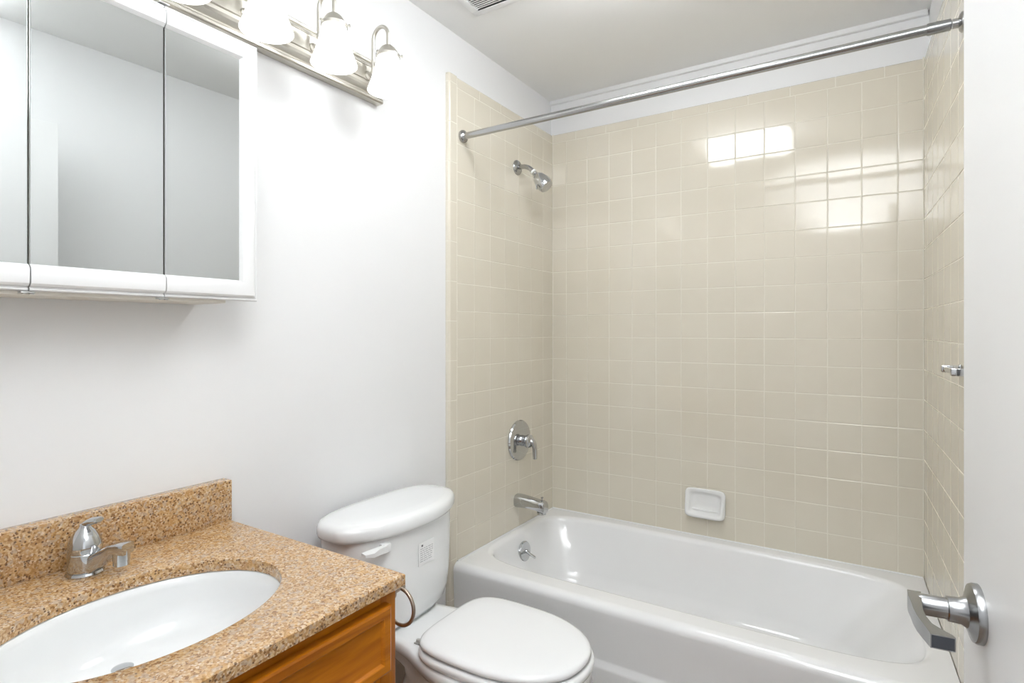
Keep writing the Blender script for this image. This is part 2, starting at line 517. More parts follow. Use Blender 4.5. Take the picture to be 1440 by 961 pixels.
# overflow plate with trip lever
op = Vector((0.0635, -0.385, 0.268))
ax = Vector((1, 0, 0.12)).normalized()
mb = MB().lathe(op, ax, [(0.044, -0.004), (0.044, 0.004), (0.041, 0.008), (0.012, 0.012)], 36)
ov = mb.build('overflow_plate', M['chrome'], tb)
mb = MB().lathe(op + ax * 0.010, ax, [(0.009, 0), (0.009, 0.008), (0.006, 0.011)], 20)
mb.tube([op + ax * 0.014, op + Vector((0.034, -0.007, -0.004)), op + Vector((0.064, -0.013, -0.011))], [0.006, 0.0058, 0.0055], 12)
mb.build('trip_lever', M['chrome'], ov)

# ------------------------------------------------------------------ shower fittings
# shower head
sy = -0.346
t = thing('showerhead', (0.0, sy, 1.87), 'chrome shower head on a short bent arm high on the tiled side wall', 'shower head')
MB().lathe((0.0, sy, 2.008), (1, 0, 0), [(0.034, 0.0002), (0.034, 0.004), (0.030, 0.009), (0.018, 0.013), (0.011, 0.015)], 36).build('escutcheon', M['chrome_soft'], t)
arm = bez((0.008, sy, 2.008), (0.052, sy, 2.010), (0.066, sy, 2.000), (0.088, sy, 1.976), 12)
MB().tube(arm, 0.0105, 18).build('shower_arm', M['chrome_soft'], t)
d = Vector((0.66, 0.0, -0.75)).normalized()
o0 = Vector((0.088, sy, 1.976))
MB().lathe(o0 - d * 0.004, d, [(0.0125, 0), (0.0125, 0.010)], 24).build('thread_collar', M['plastic'], t)
MB().lathe(o0 + d * 0.006, d, [(0.012, 0), (0.013, 0.004), (0.013, 0.010), (0.009, 0.014), (0.009, 0.018)], 24).build('swivel_nut', M['chrome'], t)
hd = MB().lathe(o0 + d * 0.022, d, [(0.010, 0), (0.018, 0.003), (0.027, 0.016), (0.034, 0.040), (0.036, 0.058), (0.035, 0.070), (0.031, 0.081), (0.028, 0.083), (0.010, 0.081)], 40).build('spray_head', M['chrome'], t)
MB().box(o0.x + 0.034, o0.x + 0.040, sy - 0.041, sy - 0.033, o0.z - 0.092, o0.z - 0.070, 0.001).build('spray_tab', M['chrome'], hd)

# mixer valve
vy, vz = -0.333, 0.752
t = thing('shower_valve', (0.0, vy, vz - 0.095), 'round chrome shower valve plate with a lever handle above the tub spout', 'shower valve')
MB().lathe((0, vy, vz), (1, 0, 0), [(0.092, 0.0003), (0.093, 0.006), (0.089, 0.012), (0.070, 0.0165), (0.040, 0.020)], 56).build('valve_plate', M['chrome'], t)
MB().lathe((0.018, vy, vz), (1, 0, 0), [(0.026, 0), (0.025, 0.022), (0.022, 0.024)], 32).build('valve_stem', M['chrome'], t)
mb = MB().lathe((0.042, vy, vz), (1, 0, 0), [(0.026, 0), (0.031, 0.010), (0.030, 0.022), (0.021, 0.031), (0.007, 0.034)], 32)
lev = bez((0.060, vy, vz + 0.006), (0.088, vy, vz + 0.004), (0.086, vy + 0.006, vz - 0.030), (0.084, vy + 0.008, vz - 0.078), 12)
mb.tube(lev, [(0.013 - 0.0003 * i, 0.019 - 0.0005 * i) for i in range(13)], 18)
mb.build('valve_handle', M['chrome'], t)

# tub spout
sz = 0.479
t = thing('tub_spout', (0.0, sy, 0.44), 'chrome bathtub spout with a small diverter knob, below the valve', 'tub spout')
mb = MB()
sp = []
for x, zt, zb, hw in ((0.0003, 0.507, 0.449, 0.029), (0.010, 0.508, 0.448, 0.030), (0.035, 0.507, 0.450, 0.030), (0.075, 0.503, 0.451, 0.028), (0.110, 0.499, 0.449, 0.027), (0.138, 0.497, 0.439, 0.0265), (0.149, 0.493, 0.439, 0.024), (0.153, 0.486, 0.444, 0.020)):
    zc, hz = (zt + zb) / 2, (zt - zb) / 2
    sp.append([Vector((x, sy + hw * sq(a, 0.72), zc + hz * sq(a - PI / 2, 0.72))) for a in [2 * PI * i / 32 for i in range(32)]])
mb.loft(sp)
mb.build('spout_body', M['chrome'], t)
MB().lathe((0.130, sy, 0.446), (0, 0, -1), [(0.021, 0), (0.021, 0.010), (0.017, 0.012)], 24).build('spout_outlet', M['chrome'], t)
MB().lathe((0.133, sy, 0.489), (0, 0, 1), [(0.0022, 0), (0.0022, 0.016), (0.006, 0.018), (0.006, 0.022), (0.003, 0.024)], 16).build('diverter_knob', M['chrome'], t)

# shower curtain rod
ry, rz = -0.759, 2.031
rx1 = xr(ry)
t = thing('shower_rod', (0.0, ry, rz - 0.025), 'straight metal shower curtain rod spanning the tub between the tiled side walls', 'shower rod')
MB().tube([(0.012, ry, rz), (0.77, ry, rz), (rx1 - 0.075, ry, rz)], 0.0128, 28).build('rod_tube', M['chrome_soft'], t)
MB().lathe((0.0003, ry, rz), (1, 0, 0), [(0.024, 0), (0.025, 0.006), (0.023, 0.012), (0.017, 0.017), (0.0135, 0.020)], 32).build('end_flange', M['chrome_soft'], t)
mb = MB().lathe((rx1 - 0.0022, ry, rz), (-1, 0, 0), [(0.025, 0), (0.025, 0.004), (0.019, 0.008), (0.012, 0.010), (0.012, 0.022)], 32)
mb.build('end_flange', M['chrome_soft'], t)
MB().lathe((rx1 - 0.026, ry, rz), (-1, 0, 0), [(0.0105, 0.0), (0.0145, 0.0015), (0.0148, 0.046), (0.0142, 0.050)], 32).build('end_sleeve', M['satin'], t)

# soap dish
t = thing('soap_dish', (0.762, 0.0, 0.437), 'white ceramic soap dish set into the beige back wall tiles', 'soap dish')
mb = MB()
sx0, sx1, sz0, sz1 = 0.677, 0.849, 0.437, 0.563
scx, scz, sa, sb = (sx0 + sx1) / 2, (sz0 + sz1) / 2, (sx1 - sx0) / 2, (sz1 - sz0) / 2
def dring(ins, y, e=7.0, tilt=0.0, n=64):
    p = 2 / e
    out = []
    for i in range(n):
        a = 2 * PI * i / n
        u, w = sq(a, p), sq(a - PI / 2, p)
        out.append(Vector((scx + (sa - ins) * u, y + tilt * w, scz + (sb - ins) * w)))
    return out
mb.loft([dring(0.004, -0.0003), dring(0.001, -0.006, tilt=0.001), dring(0.0, -0.018, tilt=0.006), dring(0.002, -0.024, tilt=0.010), dring(0.007, -0.028, tilt=0.013), dring(0.013, -0.0275, tilt=0.013), dring(0.018, -0.024, 6, 0.012), dring(0.022, -0.014, 6, 0.008), dring(0.032, -0.008, 5, 0.004), dring(0.055, -0.007, 4, 0.0)])
mb.build('dish_body', M['dish'], t, sharp=60)
MB().tube([(scx - 0.055, -0.012, scz - 0.030), (scx, -0.0125, scz - 0.031), (scx + 0.055, -0.012, scz - 0.030)], 0.006, 12).build('dish_ledge', M['dish'], t)

# small bar on the right wall, mostly behind the door
t = thing('towel_bar', (xr(-0.8), -0.8, 1.14), 'short chrome bar with a square bracket on the tiled wall beside the open door', 'towel bar')
bz = 1.160
for yy in (-0.722, -0.862):
    x = xr(yy)
    mb = MB(); mb.box(x - 0.006, x - 0.0006, yy - 0.012, yy + 0.012, bz - 0.012, bz + 0.012, 0.002)
    mb.box(x - 0.042, x - 0.006, yy - 0.008, yy + 0.008, bz - 0.009, bz + 0.009, 0.002)
    mb.build('bracket', M['chrome'], t)
MB().tube([(xr(-0.722) - 0.033, -0.722, bz), (xr(-0.862) - 0.033, -0.862, bz)], (0.0065, 0.004), 16, flat=True).build('bar', M['chrome'], t)

# ------------------------------------------------------------------ toilet
TY = -1.275
t = thing('toilet', (0.35, TY, 0), 'white two-piece toilet with its seat lid closed, between vanity and tub', 'toilet')
def wring(pts, z, n=72):
    """closed outline from a half-width table [(x, w)], tips at both ends"""
    xs = [p[0] for p in pts]; ws = [p[1] for p in pts]
    def wf(x):
        for i in range(len(xs) - 1):
            if xs[i] <= x <= xs[i + 1]:
                t = (x - xs[i]) / (xs[i + 1] - xs[i])
                # Catmull-Rom
                w0 = ws[max(i - 1, 0)]; w1 = ws[i]; w2 = ws[i + 1]; w3 = ws[min(i + 2, len(ws) - 1)]
                return 0.5 * (2 * w1 + (w2 - w0) * t + (2 * w0 - 5 * w1 + 4 * w2 - w3) * t * t + (3 * w1 - w0 - 3 * w2 + w3) * t ** 3)
        return ws[-1]
    out = []
    h = n // 2
    L = xs[-1] - xs[0]
    for i in range(h):
        x = xs[0] + L * (0.5 - 0.5 * cos(PI * i / h)); out.append(Vector((x, TY - wf(x), z)))
    for i in range(h):
        x = xs[-1] - L * (0.5 - 0.5 * cos(PI * i / h)); out.append(Vector((x, TY + wf(x), z)))
    return out
def egg(x0, x1, w, z, back=0.35, n=72, eb=3.2, ef=2.15):
    """bowl outline: blunt at the back (x0), rounded at the front (x1)"""
    xm = x0 + (x1 - x0) * back
    out = []
    for i in range(n):
        a = 2 * PI * i / n
        c, s_ = cos(a), sin(a)
        if c >= 0:
            p = 2 / ef; out.append(Vector((xm + (x1 - xm) * abs(c) ** p, TY - w * (abs(s_) ** p) * (1 if s_ >= 0 else -1), z)))
        else:
            p = 2 / eb; out.append(Vector((xm - (xm - x0) * abs(c) ** p, TY - w * (abs(s_) ** p) * (1 if s_ >= 0 else -1), z)))
    return out
def rim(z, d=0.0, dz=0.0):
    tab = [(0.030 + d, 0.0), (0.032 + d, 0.085 - d), (0.10, 0.108 - d), (0.20, 0.113 - d), (0.29, 0.128 - d), (0.36, 0.155 - d), (0.44, 0.180 - d), (0.53, 0.189 - d), (0.61, 0.182 - d), (0.68, 0.160 - d), (0.735, 0.120 - d), (0.765, 0.072), (0.782 - d, 0.0)]
    return wring(tab, z)
rings = [egg(0.16, 0.60, 0.115, 0.0005), egg(0.16, 0.60, 0.115, 0.02), egg(0.175, 0.585, 0.10, 0.05), egg(0.18, 0.585, 0.092, 0.13), egg(0.20, 0.62, 0.095, 0.21), egg(0.235, 0.665, 0.112, 0.285), egg(0.24, 0.70, 0.132, 0.325)]
# match start points: egg starts at front tip going -y first; wring starts at back tip
def rot(r): k = len(r) // 2; return r[k:] + r[:k]
def conv(r):       # same direction as wring (back tip, then -y side to the front)
    k = len(r) // 2
    q = [r[(k - i) % len(r)] for i in range(len(r))]
    return q
rings = [conv(r) for r in rings]
rings += [rim(0.350, 0.012), rim(0.361, 0.003), rim(0.377, 0.0), rim(0.388, 0.002), rim(0.393, 0.008), rim(0.394, 0.025)]
mb = MB(); mb.loft(rings)
mb.build('bowl', M['porcelain'], t, sharp=70)
SX0, SX1 = 0.338, 0.777
def seat(ins, z): return egg(SX0 + ins, SX1 - ins, 0.1735 - ins, z, 0.42, eb=4.2, ef=2.25)
mb = MB(); mb.loft([[Vector((p.x + 0.008 * max(0, (p.x - SX0) / 0.44), TY + (p.y - TY) * 1.035, p.z)) for p in r] for r in (seat(0.010, 0.3945), seat(0.003, 0.397), seat(0.0, 0.404), seat(0.0, 0.412), seat(0.004, 0.4175), seat(0.012, 0.4185))])
mb.build('seat', M['plastic'], t, sharp=70)
mb = MB(); mb.loft([seat(0.010, 0.4215), seat(0.003, 0.4235), seat(0.0, 0.428), seat(0.0015, 0.434), seat(0.006, 0.4385), seat(0.015, 0.441), seat(0.05, 0.443), seat(0.12, 0.4435)])
mb.build('seat_lid', M['plastic'], t, sharp=70)
for s_ in (-1, 1):
    y0 = TY + s_ * 0.070
    box('lid_bumper', M['plastic'], (SX0 + 0.006, SX0 + 0.03, y0 - 0.018, y0 + 0.018, 0.4155, 0.4225), t, 0.002)
for s_ in (-1, 1):
    y0 = TY + s_ * 0.098
    mb = MB()
    mb.box(SX0 - 0.028, SX0 - 0.004, y0 - 0.010, y0 + 0.010, 0.3945, 0.3985, 0.0015)
    mb.lathe((SX0 - 0.020, y0, 0.398), (0, 0, 1), [(0.0065, 0), (0.0065, 0.006), (0.005, 0.0075)], 12)
    mb.tube([(SX0 - 0.012, y0 - 0.010, 0.4035), (SX0 - 0.012, y0 + 0.010, 0.4035)], 0.0045, 12)
    mb.box(SX0 - 0.014, SX0 + 0.006, y0 - 0.005, y0 + 0.005, 0.401, 0.406, 0.001)
    mb.build('hinge', M['hinge'], t)
# tank
def tankring(x0, x1, hw, z, e=5.0, n=72, bulge=0.0):
    xm = (x0 + x1) / 2; a = (x1 - x0) / 2
    p = 2 / e
    out = []
    for i in range(n):
        an = 2 * PI * i / n
        u, w = sq(an, p), sq(an - PI / 2, p)
        x = xm + a * u
        if u > 0: x -= bulge * (abs(w) ** 2) * u
        out.append(Vector((x, TY + hw * w, z)))
    return out
mb = MB()
mb.loft([tankring(0.05, 0.215, 0.135, 0.3965, 4.5, bulge=0.02), tankring(0.035, 0.232, 0.160, 0.402, 4.5, bulge=0.03), tankring(0.028, 0.240, 0.180, 0.417, 4.5, bulge=0.03), tankring(0.022, 0.243, 0.196, 0.445, 4.5, bulge=0.035), tankring(0.018, 0.243, 0.206, 0.50, 4.5, bulge=0.035), tankring(0.016, 0.241, 0.214, 0.58, 4.5, bulge=0.035), tankring(0.015, 0.238, 0.220, 0.66, 4.5, bulge=0.035), tankring(0.015, 0.237, 0.222, 0.6763, 4.5, bulge=0.035)])
tank = mb.build('tank', M['porcelain'], t, sharp=70)
def lidring(ins, z): return tankring(0.0125 + ins * 0.6, 0.260 - ins, 0.248 - ins, z, 3.4, bulge=0.055)
mb = MB()
mb.loft([lidring(0.030, 0.6765), lidring(0.012, 0.677), lidring(0.004, 0.680), lidring(0.0, 0.689), lidring(0.0, 0.705), lidring(0.004, 0.715), lidring(0.012, 0.722), lidring(0.026, 0.7255), lidring(0.06, 0.727), lidring(0.10, 0.7275)])
mb.build('tank_lid', M['porcelain'], t, sharp=70)
# flush lever at the tank's left front
mb = MB()
fy = TY - 0.136
xf = 0.228
mb.box(xf - 0.012, xf + 0.012, fy - 0.012, fy + 0.014, 0.640, 0.664, 0.003)
mb.loft([[Vector((xf + 0.002, fy, 0.642)), Vector((xf + 0.014, fy, 0.642)), Vector((xf + 0.014, fy, 0.662)), Vector((xf + 0.002, fy, 0.662))],
         [Vector((xf + 0.003, fy - 0.035, 0.648)), Vector((xf + 0.016, fy - 0.035, 0.646)), Vector((xf + 0.016, fy - 0.035, 0.662)), Vector((xf + 0.003, fy - 0.035, 0.664))],
         [Vector((xf + 0.000, fy - 0.058, 0.650)), Vector((xf + 0.020, fy - 0.058, 0.648)), Vector((xf + 0.020, fy - 0.058, 0.659)), Vector((xf + 0.000, fy - 0.058, 0.664))],
         [Vector((xf - 0.002, fy - 0.084, 0.656)), Vector((xf + 0.014, fy - 0.084, 0.655)), Vector((xf + 0.014, fy - 0.084, 0.661)), Vector((xf - 0.002, fy - 0.084, 0.664))]])
mb.build('flush_lever', M['plastic'], t)
# paper label on the tank front
ly0, ly1, lz0, lz1 = TY - 0.012, TY + 0.058, 0.557, 0.624
lx = 0.2425
mb = MB(); mb.use(M['paper']).box(lx - 0.0012, lx, ly0, ly1, lz0, lz1)
mb.use(M['ink'])
for i in range(7):
    z = lz1 - 0.018 - i * 0.0062
    a = ly0 + 0.007
    while a < ly1 - 0.012:
        b = min(a + random.uniform(0.006, 0.016), ly1 - 0.006)
        mb.box(lx - 0.0002, lx + 0.0002, a, b, z - 0.0010, z + 0.0010)
        a = b + 0.003
mb.use(M['inkdark']).box(lx - 0.0002, lx + 0.0003, ly0 + 0.012, ly0 + 0.019, lz1 - 0.012, lz1 - 0.006)
lab = mb.build('paper_label', None, tank); lab['label'] = 'white printed paper label'

# ------------------------------------------------------------------ vanity
VY0, VY1 = -2.410, -1.731
VX = 0.604
CT = 0.783; CTH = 0.023
cabF = 0.580
cy0, cy1 = VY0 + 0.005, -1.7335
t = thing('vanity_cabinet', (0.29, -2.07, 0), 'golden oak vanity cabinet under the speckled granite top', 'cabinet')
box('side_panel', M['oak_z'], (0.0005 - WP, cabF - 0.018, cy0, cy0 + 0.016, 0.0, CT - CTH), t)
box('side_panel', M['oak_z'], (0.0005 - WP, cabF - 0.018, cy1 - 0.016, cy1, 0.0, CT - CTH), t)
box('back_panel', M['oak_z'], (0.0005 - WP, 0.012, cy0 + 0.016, cy1 - 0.016, 0.05, CT - CTH), t)
box('bottom_panel', M['oak_y'], (0.012, cabF - 0.018, cy0 + 0.016, cy1 - 0.016, 0.10, 0.116), t)
box('toe_kick', M['oak_y'], (cabF - 0.085, cabF - 0.072, cy0 + 0.016, cy1 - 0.016, 0.0, 0.10), t)
sw = 0.040
box('frame_stile', M['oak_z'], (cabF - 0.018, cabF, cy0, cy0 + sw, 0.10, CT - CTH), t, 0.001)
box('frame_stile', M['oak_z'], (cabF - 0.018, cabF, cy1 - sw, cy1, 0.10, CT - CTH), t, 0.001)
for z0, z1 in ((CT - CTH - 0.045, CT - CTH), (0.565, 0.600), (0.10, 0.135)):
    box('frame_rail', M['oak_y'], (cabF - 0.018, cabF - 0.0005, cy0 + sw, cy1 - sw, z0, z1), t)
def panel(name, y0, y1, z0, z1, m, inset):
    """routed front: flat outer band, cove down to a recessed field"""
    mb = MB(); X = cabF + 0.0005
    def rr(i, x): return [Vector((x, y0 + i, z0 + i)), Vector((x, y1 - i, z0 + i)), Vector((x, y1 - i, z1 - i)), Vector((x, y0 + i, z1 - i))]
    mb.loft([rr(0, X), rr(0, X + 0.0145), rr(0.0015, X + 0.0175), rr(0.005, X + 0.0195), rr(inset, X + 0.0195), rr(inset + 0.002, X + 0.0185), rr(inset + 0.005, X + 0.0135), rr(inset + 0.008, X + 0.0125)])
    return mb.build(name, m, t, sharp=20)
panel('drawer_front', cy0 + 0.028, cy1 - 0.0285, 0.606, 0.734, M['oak_y'], 0.019)
ym = (cy0 + cy1) / 2
panel('door', cy0 + 0.028, ym - 0.002, 0.125, 0.576, M['oak_z'], 0.045)
panel('door', ym + 0.002, cy1 - 0.0285, 0.125, 0.576, M['oak_z'], 0.045)

# countertop with an oval cut-out
SCX, SCY, SA, SB = 0.332, -2.072, 0.170, 0.228
t = thing('granite_countertop', (0.30, -2.07, CT - CTH), 'speckled tan granite vanity top with an oval sink cut-out and backsplash', 'countertop')
mb = MB()
angs = [2 * PI * i / 144 for i in range(144)]
cx0, cx1 = 0.0005 - WP, VX
for X in (cx0, cx1):
    for Y in (VY0, VY1):
        a = math.atan2(Y - SCY, X - SCX) % (2 * PI)
        k = min(range(len(angs)), key=lambda i: abs(angs[i] - a)); angs[k] = a
def rect_at(ang, i=0.0):
    dx, dy = cos(ang), sin(ang); s = 1e9
    if dx > 1e-9: s = min(s, (cx1 - SCX) / dx)
    if dx < -1e-9: s = min(s, (cx0 - SCX) / dx)
    if dy > 1e-9: s = min(s, (VY1 - SCY) / dy)
    if dy < -1e-9: s = min(s, (VY0 - SCY) / dy)
    x, y = SCX + dx * s, SCY + dy * s
    x = min(max(x, cx0 + i), cx1 - i); y = min(max(y, VY0 + i), VY1 - i)
    return x, y
def rring(z, i): return [Vector((*rect_at(a, i), z)) for a in angs]
def ering(z, o):
    out = []
    for a in angs:
        dx, dy = cos(a), sin(a)
        r = 1 / math.sqrt((dx / (SA + o)) ** 2 + (dy / (SB + o)) ** 2)
        out.append(Vector((SCX + dx * r, SCY + dy * r, z)))
    return out
mb.loft([ering(CT - CTH, 0.0), ering(CT - 0.004, 0.0), ering(CT - 0.0012, 0.0012), ering(CT, 0.004), rring(CT, 0.0025), rring(CT - 0.0025, 0.0), rring(CT - CTH + 0.0015, 0.0), rring(CT - CTH, 0.0015), ering(CT - CTH, 0.0)], False, False)
mb.build('counter_slab', M['granite'], t, sharp=40)
mb = MB(); mb.box(0.0005 - WP, 0.019, VY0, VY1, CT, CT + 0.1005, 0.0015); mb.build('backsplash', M['granite'], t)

# undermount basin
t = thing('sink_basin', (SCX, SCY, 0.62), 'white oval undermount sink basin below the granite counter', 'sink')
mb = MB()
zr = CT - CTH - 0.0005
DXo, DYo = -0.080, -0.004       # the drain sits behind the centre
def sring(o, z, k=0.0, s=1.0):
    return [Vector((SCX + (SA + o) * cos(a) * s + DXo * k, SCY + (SB + o) * sin(a) * s + DYo * k, z)) for a in [2 * PI * i / 96 for i in range(96)]]
mb.loft([sring(0.020, zr - 0.012), sring(0.020, zr), sring(0.004, zr), sring(-0.001, zr - 0.004), sring(-0.004, zr - 0.02), sring(0, zr - 0.05, 0.08, 0.93), sring(0, zr - 0.080, 0.25, 0.80), sring(0, zr - 0.100, 0.5, 0.60), sring(0, zr - 0.109, 0.75, 0.38), sring(0, zr - 0.1125, 1.0, 0.15), sring(0, zr - 0.114, 1.0, 0.06)], False, True)
mb.build('basin', M['porcelain'], t, sharp=60)
dz_ = zr - 0.1135
mb = MB().lathe((SCX + DXo, SCY + DYo, dz_), (0, 0, 1), [(0.022, 0.0), (0.022, 0.0025), (0.017, 0.004), (0.015, 0.0025)], 36)
dr = mb.build('drain_flange', M['chrome'], t)
MB().lathe((SCX + DXo, SCY + DYo, dz_ + 0.003), (0, 0, 1), [(0.010, 0.0), (0.010, 0.006), (0.0165, 0.009), (0.017, 0.0115), (0.012, 0.0135), (0.004, 0.014)], 32).build('drain_stopper', M['chrome'], dr)

# faucet
fx, fy = 0.072, -2.065
t = thing('faucet', (fx, fy, CT), 'small chrome single-handle faucet behind the sink', 'faucet')
MB().lathe((fx, fy, CT + 0.0003), (0, 0, 1), [(0.031, 0), (0.032, 0.003), (0.030, 0.007), (0.027, 0.008)], 40).build('faucet_base', M['chrome'], t)
MB().lathe((fx, fy, CT + 0.008), (0, 0, 1), [(0.0275, 0), (0.0285, 0.006), (0.0285, 0.034), (0.027, 0.036)], 40).build('faucet_body', M['chrome'], t)
mb = MB().lathe((fx, fy, CT + 0.0445), (0, 0, 1), [(0.0282, 0), (0.0288, 0.010), (0.0272, 0.019), (0.0225, 0.030), (0.016, 0.040), (0.0105, 0.046), (0.009, 0.052), (0.004, 0.055)], 40)
dirf = Vector((0.078, 0.034, 0)).normalized()
top = Vector((fx, fy, CT + 0.092))
hp = [top + dirf * -0.004, top + dirf * 0.004 + Vector((0, 0, 0.006)), top + dirf * 0.016 + Vector((0, 0, 0.011)), top + dirf * 0.030 + Vector((0, 0, 0.014)), top + dirf * 0.033 + Vector((0, 0, 0.0145))]
mb.tube(hp, [(0.005, 0.007), (0.0065, 0.0085), (0.007, 0.0115), (0.006, 0.0115), (0.004, 0.009)], 16)
mb.build('faucet_handle', M['chrome'], t)
mb = MB()
b0 = Vector((fx, fy, CT))
path = [b0 + dirf * 0.015 + Vector((0, 0, 0.020)), b0 + dirf * 0.032 + Vector((0, 0, 0.030)), b0 + dirf * 0.050 + Vector((0, 0, 0.043)), b0 + dirf * 0.064 + Vector((0, 0, 0.053)), b0 + dirf * 0.080 + Vector((0, 0, 0.0545)), b0 + dirf * 0.095 + Vector((0, 0, 0.054))]
mb.tube(path, [(0.018, 0.019), (0.015, 0.017), (0.011, 0.014), (0.0085, 0.0135), (0.011, 0.0150), (0.011, 0.0150)], 24, flat=True)
mb.build('spout', M['chrome'], t)
MB().lathe(b0 + dirf * 0.0805 + Vector((0, 0, 0.050)), (0, 0, -1), [(0.0148, 0), (0.0148, 0.018), (0.0138, 0.0185), (0.0138, 0.028), (0.0115, 0.029)], 28).build('aerator', M['chrome'], t)

# towel ring on the vanity's side
ryy = -1.706
t = thing('towel_ring', (0.575, -1.72, 0.66), 'small brown nickel ring hanging on the side of the oak vanity', 'towel ring')
RC = Vector((0.566, ryy, 0.6985)); RR = 0.0372
mb = MB().lathe((RC.x, cy1 + 0.0005, RC.z + RR), (0, 1, 0), [(0.013, 0), (0.013, 0.004), (0.006, 0.007), (0.005, 0.038)], 20)
mb.build('ring_mount', M['bronze'], t)
mb = MB()
mb.tube([RC + Vector((RR * sin(2 * PI * i / 48), 0, RR * cos(2 * PI * i / 48))) for i in range(48)] + [RC + Vector((0, 0, RR))], 0.0038, 12, cap=False)
mb.build('ring', M['bronze'], t)

# ------------------------------------------------------------------ medicine cabinet
MX0, MXB, MXF = 0.0005 - WP, 0.110, 0.130
MZ0, MZ1 = 1.329, 1.942
my = [-2.385, -2.168, -1.942, -1.729]
t = thing('medicine_cabinet', (0.06, -2.06, MZ0), 'white three-door mirrored medicine cabinet on the wall above the sink', 'medicine cabinet')
box('cabinet_box', M['boxpaint'], (MX0, MXB, my[0] + 0.072, my[3] - 0.072, MZ0 - 0.007, MZ1 - 0.004), t, 0.002)
FW = 0.047
profF = [(0.0, 0.0), (0.0, 0.009), (0.002, 0.0115), (0.0045, 0.0115), (0.0055, 0.0095), (0.007, 0.0095), (0.009, 0.0150), (0.013, 0.0185), (0.020, 0.020), (0.037, 0.020), (0.041, 0.0190), (FW, 0.0120), (FW, 0.0)]
for k in range(3):
    g = 0.0011
    y0, y1 = my[k] + (g if k else 0), my[k + 1] - (g if k < 2 else 0)
    d = MB().box(MXB + 0.0005, MXB + 0.006, y0 + 0.003, y1 - 0.003, MZ0 + 0.003, MZ1 - 0.003).build('door', M['boxpaint'], t)
    L_, R_ = (k == 0), (k == 2)
    mb = MB()
    X = MXB + 0.0005
    def P(u, h, yy, zz, iy, iz): return Vector((X + h, yy + u * iy, zz + u * iz))
    if R_: path = [(y0, MZ0, 0, 1), (y1, MZ0, -1, 1), (y1, MZ1, -1, -1), (y0, MZ1, 0, -1)]
    elif L_: path = [(y1, MZ0, 0, 1), (y0, MZ0, 1, 1), (y0, MZ1, 1, -1), (y1, MZ1, 0, -1)]
    if k == 1:
        for zz, iz in ((MZ0, 1), (MZ1, -1)):
            rb = MB(); rb.loft([[P(u, h, y0, zz, 0, iz) for u, h in profF], [P(u, h, y1, zz, 0, iz) for u, h in profF]])
            rb.build('frame_rail', M['trim'], d, sharp=25)
    else:
        mb.loft([[P(u, h, a, b, c, e) for u, h in profF] for a, b, c, e in path])
        mb.build('frame', M['trim'], d, sharp=25)
    ma, mb_ = y0 + (FW - 0.001 if L_ else 0.0), y1 - (FW - 0.001 if R_ else 0.0)
    mm = MB()
    bw = 0.0015
    z0, z1 = MZ0 + FW - 0.001, MZ1 - FW + 0.001
    xs = MXB + 0.0065
    mm.loft([[Vector((xs, ma, z0)), Vector((xs, mb_, z0)), Vector((xs, mb_, z1)), Vector((xs, ma, z1))],
             [Vector((xs + 0.004, ma, z0)), Vector((xs + 0.004, mb_, z0)), Vector((xs + 0.004, mb_, z1)), Vector((xs + 0.004, ma, z1))],
             [Vector((xs + 0.0055, ma + bw, z0 + bw)), Vector((xs + 0.0055, mb_ - bw, z0 + bw)), Vector((xs + 0.0055, mb_ - bw, z1 - bw)), Vector((xs + 0.0055, ma + bw, z1 - bw))]])
    mm.build('mirror', M['mirror'], d, sharp=5)
for yy in (my[1], my[2]):
    for zz in (MZ0 - 0.003, MZ1 + 0.003):
        s_ = 1 if zz > 1.6 else -1
        mb = MB()
        mb.box(MXB - 0.012, MXB + 0.015, yy - 0.012, yy + 0.009, zz - 0.0012, zz + 0.0012, 0.0005)
        mb.lathe((MXB + 0.008, yy - 0.005, zz), (0, 0, s_), [(0.004, 0), (0.004, 0.003)], 12)
        mb.lathe((MXB + 0.008, yy + 0.005, zz), (0, 0, s_), [(0.004, 0), (0.004, 0.003)], 12)
        mb.build('hinge', M['hinge'], t)

# ------------------------------------------------------------------ vanity light bar
BY0, BY1 = -2.000, -1.202
t = thing('vanity_light', (0.05, -1.60, 1.96), 'brushed nickel vanity light bar with four frosted glass shades above the mirrors', 'wall lamp')
bprof = [(0.0005 - WP, 2.008), (0.008, 2.008), (0.011, 2.012), (0.011, 2.019), (0.008, 2.0225), (0.009, 2.026), (0.016, 2.030), (0.025, 2.034), (0.030, 2.040), (0.031, 2.046), (0.029, 2.047), (0.029, 2.050), (0.033, 2.052),
         (0.033, 2.092), (0.029, 2.094), (0.029, 2.097), (0.031, 2.098), (0.030, 2.104), (0.025, 2.110), (0.016, 2.114), (0.009, 2.118), (0.008, 2.1215), (0.011, 2.125), (0.011, 2.131), (0.008, 2.135), (0.0005 - WP, 2.135)]
MB().extrude(bprof, lambda p, q, s: Vector((p, s, q)), BY0, BY1).build('back_plate', M['brushed'], t, sharp=20)
LYS = (-1.910, -1.703, -1.4965, -1.2895)
SXc = 0.120
